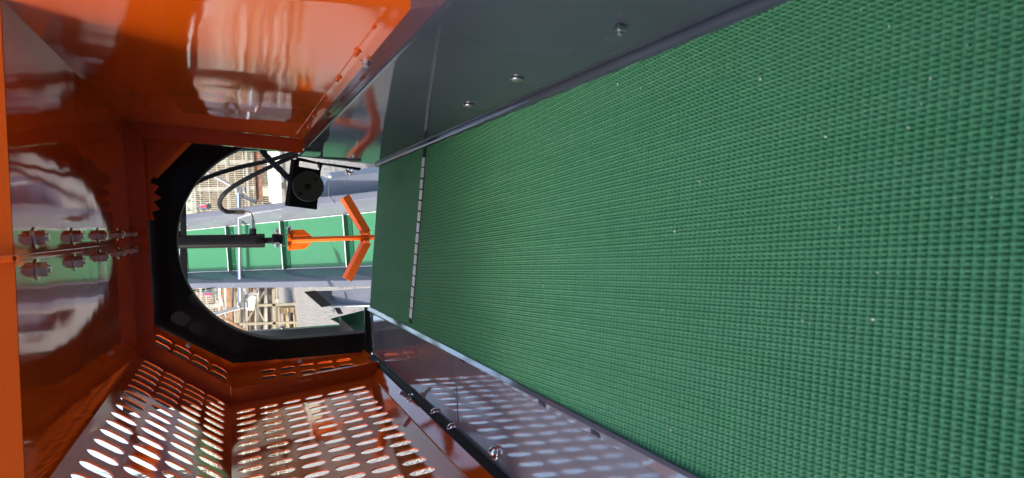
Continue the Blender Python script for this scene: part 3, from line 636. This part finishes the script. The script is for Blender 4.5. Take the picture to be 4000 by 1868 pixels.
# cross bar with clamps, stays and ball valves
bA, bB = aty(932, 726, 7.0), aty(941, 1205, 7.0)
m_ = MB(); m_.cyl(bA, bB, .023, 24); obj('cross_bar', m_, 'chrome', inc, smooth=40)
for p, sg in ((aty(932, 742, 7.0), 1), (aty(941, 1192, 7.0), -1)):
    m_ = MB(); m_.box(p, (.035, .035, .03)); m_.cyl(p + V3((.0, -.03, .02)), p + V3((0, -.06, .02)), .012, 12); m_.cyl(p + V3((-.03, -.02, -.05)), p + V3((.03, -.02, -.05)), .016, 12); obj('clamp', m_, 'zinc', inc, bevel=.006)
for (q0, q1) in (((800, 668), (930, 740)), ((800, 1240), (940, 1200)), ((945, 765), (1000, 790)), ((960, 1160), (1005, 1140))):
    m_ = MB(); m_.bar(aty(*q0, 7.05), aty(*q1, 6.95), .03, .018); obj('stay', m_, 'greysteel', inc)
for (u, v, s_) in ((800, 808, 1), (815, 1147, -1)):
    p = aty(u, v, 7.35); vv = empty('dummy', p)
    bpy.data.objects.remove(vv)
    m_ = MB(); m_.cyl(p - T2 * .05, p + T2 * .07, .022, 12); m_.cyl(p - T2 * .07, p - T2 * .045, .03, 6); m_.cyl(p + V3((0, 0, 0)), p + N2 * .05, .014, 10); vb = obj('valve', m_, 'chrome', inc, smooth=30)
    m_ = MB(); q = p + N2 * .055; m_.bar(q - T2 * .03, q - T2 * .13, .018, .012, N2); obj('handle', m_, 'red', vb)

# ------------------------------------------------------------------ YARD behind: fence, stacks, bank, trees
fen = empty('mesh_fence', (-4, 18.5, -1.02), 'tall galvanised wire mesh fence with posts and rails along the yard', 'fence')
FX0, FX1, FZ0, FZ1, FYy = -16, 5, -1.02, .98, 18.5
m_ = MB()
x = FX0
while x < FX1:
    m_.bar((x, FYy, FZ0), (x, FYy, FZ1), .006, .006, (0, 1, 0)); x += .05
z = FZ0 + .05
while z < FZ1:
    m_.bar((FX0, FYy - .006, z), (FX1, FYy - .006, z), .008, .008); z += .2
obj('wire_mesh', m_, 'wire', fen)
for z in (-.005, -.446, .75):
    m_ = MB(); m_.bar((FX0, FYy + .05, z), (FX1, FYy + .05, z), .03, .05); obj('rail', m_, 'galv', fen)
for x in (1.56, .92, -1.9, -3.9, -6.4, -8.9, -11.4, -13.9, 3.5):
    m_ = MB(); m_.box((x, FYy + .12, 0), (.045, .045, 1.05)); obj('post', m_, 'galv', fen)

b_ = MB(); b_.prism([(.55, 17.0, 0), (.55, 17.16, 0), (.55, 17.16, .02), (.55, 17.09, .02), (.55, 17.09, .14), (.55, 17.16, .14), (.55, 17.16, .16), (.55, 17.0, .16), (.55, 17.0, .14), (.55, 17.07, .14), (.55, 17.07, .02), (.55, 17.0, .02)], (2.6, 0, 0))
b_.v = [v + V3((0, 0, -.72)) for v in b_.v]
tag(obj('steel_beam', b_, 'rust', loc=(1.8, 17.1, -.72)), 'rusty dark steel H beam lying in front of the mesh fence', 'steel beam')
for sgn_, xx in ((0, .75), (1, 2.9)):
    b_ = MB(); b_.box((xx, 17.08, -.90), (.09, .10, .177)); tag(obj('concrete_block', b_, 'stone', loc=(xx, 17.08, -1.07), bevel=.01), ['pale concrete block under the inner end of the rusty beam', 'pale concrete block under the outer end of the rusty beam'][sgn_], 'concrete block')
rnd = random.Random(3)
m_ = MB()
for k in range(160): m_.blob((rnd.uniform(.3, 4), rnd.uniform(16.3, 16.8), gz(16.5) + rnd.uniform(0, .22)), rnd.uniform(.03, .075), .8, k)
tag(obj('rubble', m_, 'stone'), kind='stuff', label='low heap of pale stones in front of the rusty beam', cat='rubble')
def stack(x0, x1, y, z0, n, h, name, m, label, group):
    for k in range(n):
        b_ = MB(); b_.box(((x0 + x1) / 2 + rnd.uniform(-.04, .04), y + rnd.uniform(-.02, .02), z0 + h * (k + .5)), ((x1 - x0) / 2, .10, h / 2 * .9))
        tag(obj(name, b_, m, loc=((x0 + x1) / 2, y, z0 + h * k), bevel=.004), label, 'board', group)
zs = gz(15.5)
stack(.45, 3.4, 15.5, zs + .10, 4, .062, 'board', 'pale', 'long pale board in the low stack on the right of the yard', 'pale boards stacked on the gravel')
for xx, lb in ((.8, 'dark timber bearer under the near end of the pale boards'), (2.7, 'dark timber bearer under the outer end of the pale boards')):
    b_ = MB(); b_.box((xx, 15.5, zs + .05), (.06, .11, .05)); tag(obj('bearer', b_, 'darktimber', loc=(xx, 15.5, zs)), lb, 'timber')
# storage rack on the left
YRk = 15.0; zr = gz(YRk)
rk = empty('storage_rack', (-2.6, YRk, zr), 'khaki steel storage rack with crossed braces holding long sections', 'storage rack')
def rkp(u, v): p = aty(u, v, YRk); return p
for (q0, q1) in (((928, 1140), (928, 1300)), ((1068, 1130), (1072, 1300))):
    a, b2 = rkp(*q0), rkp(*q1); b2 = a + (b2 - a) * 3.2; m_ = MB(); m_.bar(a, b2, .05, .055); obj('rail', m_, 'rackgrey', rk)
for (v, u0) in ((1267, 925), (1194, 1003), (1420, 925)):
    a, b2 = rkp(u0, v), rkp(1080, v); b2 = V3((b2.x, b2.y, zr)); m_ = MB(); m_.bar(a, b2, .05, .05, (0, 1, 0)); obj('upright', m_, 'rackgrey', rk)
for (q0, q1) in (((1033, 1139), (960, 1263)), ((981, 1160), (1036, 1262)), ((872, 1236), (960, 1290))):
    m_ = MB(); m_.bar(rkp(*q0), rkp(*q1), .03, .03); obj('brace', m_, 'rackgrey', rk)
kinds = [('timber', 'timber_length', 'weathered brown timber length lying in the storage rack', 'timber', 'brown timbers in the rack'),
         ('darktimber', 'timber_length', 'blackened timber length lying in the storage rack', 'timber', 'dark timbers in the rack'),
         ('greysteel', 'steel_section', 'light grey steel section lying in the storage rack', 'steel section', 'grey steel sections in the rack')]
seq = [2, 0, 2, 0, 0, 1, 0, 2, 1, 2, 2, 0, 1, 0, 2, 1, 1, 2, 1, 1]
for i, k in enumerate(seq):
    u = 858 + i * 10.6; p0 = aty(u, 1140, YRk + .3); p1 = aty(u + rnd.uniform(-7, 9), 1300, YRk + .3 + rnd.uniform(0, .3)); a = p0 + (p0 - p1) * .1; b2 = p0 + (p1 - p0) * rnd.uniform(1.8, 3.4)
    hh = rnd.uniform(.035, .055); b_ = MB(); b_.bar(a, b2, rnd.uniform(.05, .09), hh)
    mk = kinds[k]; tag(obj(mk[1], b_, mk[0], loc=(a + b2) / 2), mk[2], mk[3], mk[4])
b_ = MB(); b_.bar(aty(985, 1158, 14.8), aty(978, 1212, 14.8), .13, .03, (0, 1, .3)); tag(obj('grooved_board', b_, 'pale', loc=aty(980, 1190, 14.8)), 'short white grooved board propped against the storage rack', 'board')
b_ = MB(); b_.bar(aty(857, 1232, 14.7), aty(960, 1292, 14.7), .05, .04); tag(obj('timber_length', b_, 'timber', loc=aty(900, 1260, 14.7)), 'loose brown timber leaning slanted across the rack front', 'timber')
for i, (u, v, ub, vb) in enumerate(((846, 1172, 870, 1275), (860, 1150, 895, 1290))):
    b_ = MB(); b_.bar(aty(u, v, 14.9), aty(ub, vb, 14.9), .05, .03); tag(obj('steel_section', b_, 'greysteel', loc=aty(ub, vb, 14.9)), ['upper pale steel strip resting slanted on top of the rack', 'lower pale steel strip resting slanted on top of the rack'][i], 'steel section')
# pallets
for i, (u0, dz) in enumerate(((1085, 0), (1085, .15))):
    p = aty(1090, 1245, 15.6); pr = empty('wooden_pallet', (p.x - .3, 15.6, gz(15.6) + dz), ['pale new wooden pallet at the bottom, on the gravel', 'pale new wooden pallet stacked on top of another'][i], 'pallet', 'pallets by the rack')
    L_ = pr.location
    for k in range(5): m_ = MB(); m_.box(L_ + V3((0, -.4 + .2 * k, .13)), (.55, .06, .011)); obj('deck_board', m_, 'pallet', pr)
    for k in range(3): m_ = MB(); m_.box(L_ + V3((-.5 + .5 * k, 0, .068)), (.05, .4, .05)); obj('bearer', m_, 'pallet', pr)
    for k in range(3): m_ = MB(); m_.box(L_ + V3((0, -.38 + .38 * k, .009)), (.55, .05, .008)); obj('bottom_board', m_, 'pallet', pr)
# bank of brush behind the fence
def bank_z(x): return .15 + .75 / (1 + math.exp(-(x + 1.2) * 1.1)) + .12 * math.sin(x * 1.7)
bk = MB(); nx = 60; xs = [-30 + 40 * i / nx for i in range(nx + 1)]
for i, x in enumerate(xs):
    z = bank_z(x); bk.v += [V3((x, 19.2, -1.0)), V3((x, 21.0, z * .45 - .3)), V3((x, 24.5, z + .1)), V3((x, 34, z + .1))]
for i in range(nx):
    for j in range(3): bk.f.append([4 * i + j, 4 * i + j + 1, 4 * (i + 1) + j + 1, 4 * (i + 1) + j])
M['soil'] = mat('leaf_litter', (.085, .066, .04), .95, var=.5, var_scale=2, bump=(9, 1, .1))
tag(obj('bank', bk, 'soil', smooth=60), kind='structure')
br = MB(); rnd = random.Random(8)
for k in range(5200):
    x = rnd.uniform(-16, 5); t = rnd.random(); y = 19.4 + 5 * t; z = -1 + (bank_z(x) + 1.0) * min(1, (y - 19.2) / 5.3) + rnd.uniform(0, .35)
    d = V3((rnd.uniform(-1, 1), rnd.uniform(-.6, .6), rnd.uniform(-.1, 1))).normalized() * rnd.uniform(.05, .16); e_ = d.orthogonal().normalized() * rnd.uniform(.015, .05); p = V3((x, y, z))
    br.add([p, p + d * .5 + e_, p + d, p + d * .5 - e_], [[0, 1, 2, 3]])
tag(obj('dry_brush', br, 'leaf'), kind='stuff', label='brown dry brush covering the bank behind the mesh fence', cat='brush')
br = MB()
for k in range(1500):
    x = rnd.uniform(-9, 5); y = 19.4 + 4 * rnd.random(); z = -1 + (bank_z(x) + 1.0) * min(1, (y - 19.2) / 5.3) + rnd.uniform(0, .25); p = V3((x, y, z))
    d = V3((rnd.uniform(-1, 1), rnd.uniform(-.6, .6), rnd.uniform(-.1, 1))).normalized() * rnd.uniform(.05, .14); e_ = d.orthogonal().normalized() * rnd.uniform(.02, .05)
    br.add([p, p + d * .5 + e_, p + d, p + d * .5 - e_], [[0, 1, 2, 3]])
tag(obj('green_brush', br, 'leafg'), kind='stuff', label='patches of green undergrowth on the bank behind the fence', cat='brush')
def bare_tree(x, y, z, h, seed, label):
    rd = random.Random(seed); root = empty('bare_tree', (x, y, z), label, 'tree', 'bare trees behind the fence'); tr = MB(); cr = MB()
    def grow(p, d, L, r, lev):
        q = p + d * L; (tr if lev == 0 else cr).tube([p, p.lerp(q, .5) + V3((rd.uniform(-1, 1), rd.uniform(-1, 1), 0)) * L * .05, q], [r, r * .8, r * .6], 5)
        if lev >= 4 or r < .004: return
        for _ in range(rd.choice((2, 3, 3))):
            nd_ = (d + V3((rd.uniform(-1, 1), rd.uniform(-1, 1), rd.uniform(-.35, .7))) * .75).normalized(); grow(p.lerp(q, rd.uniform(.45, 1)), nd_, L * rd.uniform(.6, .8), r * .55, lev + 1)
    grow(V3((x, y, z)), V3((rd.uniform(-.15, .15), 0, 1)).normalized(), h * .36, h * .018, 0)
    obj('trunk', tr, 'bark', root); obj('crown', cr, 'bark', root)
bare_tree(1.3, 25, .5, 5.5, 1, 'slender bare tree above the bank on the right of the arch view')
bare_tree(-2.9, 22, -.3, 4.2, 2, 'bare twiggy tree in front of the house with brown roof')
bare_tree(-7.5, 24, 0, 6, 3, 'bare tree left of the house, seen through guard slots')
bare_tree(3.2, 26, .6, 6, 4, 'bare tree furthest right on the bank')
hs = empty('house', (-5.4, 34, -.9), 'pale house with brown tiled roof beyond the fence', 'house')
m_ = MB(); m_.box((-5.6, 36, .0), (2.6, 2.4, 1.0)); obj('wall', m_, 'render', hs)
m_ = MB(); m_.prism([(-8.4, 33.3, .85), (-2.8, 33.3, .85), (-2.9, 36, 2.5), (-8.3, 36, 2.5)], (0, .08, .12)); m_.prism([(-8.4, 38.7, .85), (-2.8, 38.7, .85), (-2.9, 36, 2.5), (-8.3, 36, 2.5)], (0, -.08, .12)); obj('roof', m_, 'roof', hs)
for x in (-7, -5, -3.8):
    m_ = MB(); m_.box((x, 33.58, .15), (.35, .03, .4)); wn = obj('window', m_, 'render', hs); m_ = MB(); m_.box((x, 33.545, .15), (.28, .01, .33)); obj('pane', m_, 'glass', wn)
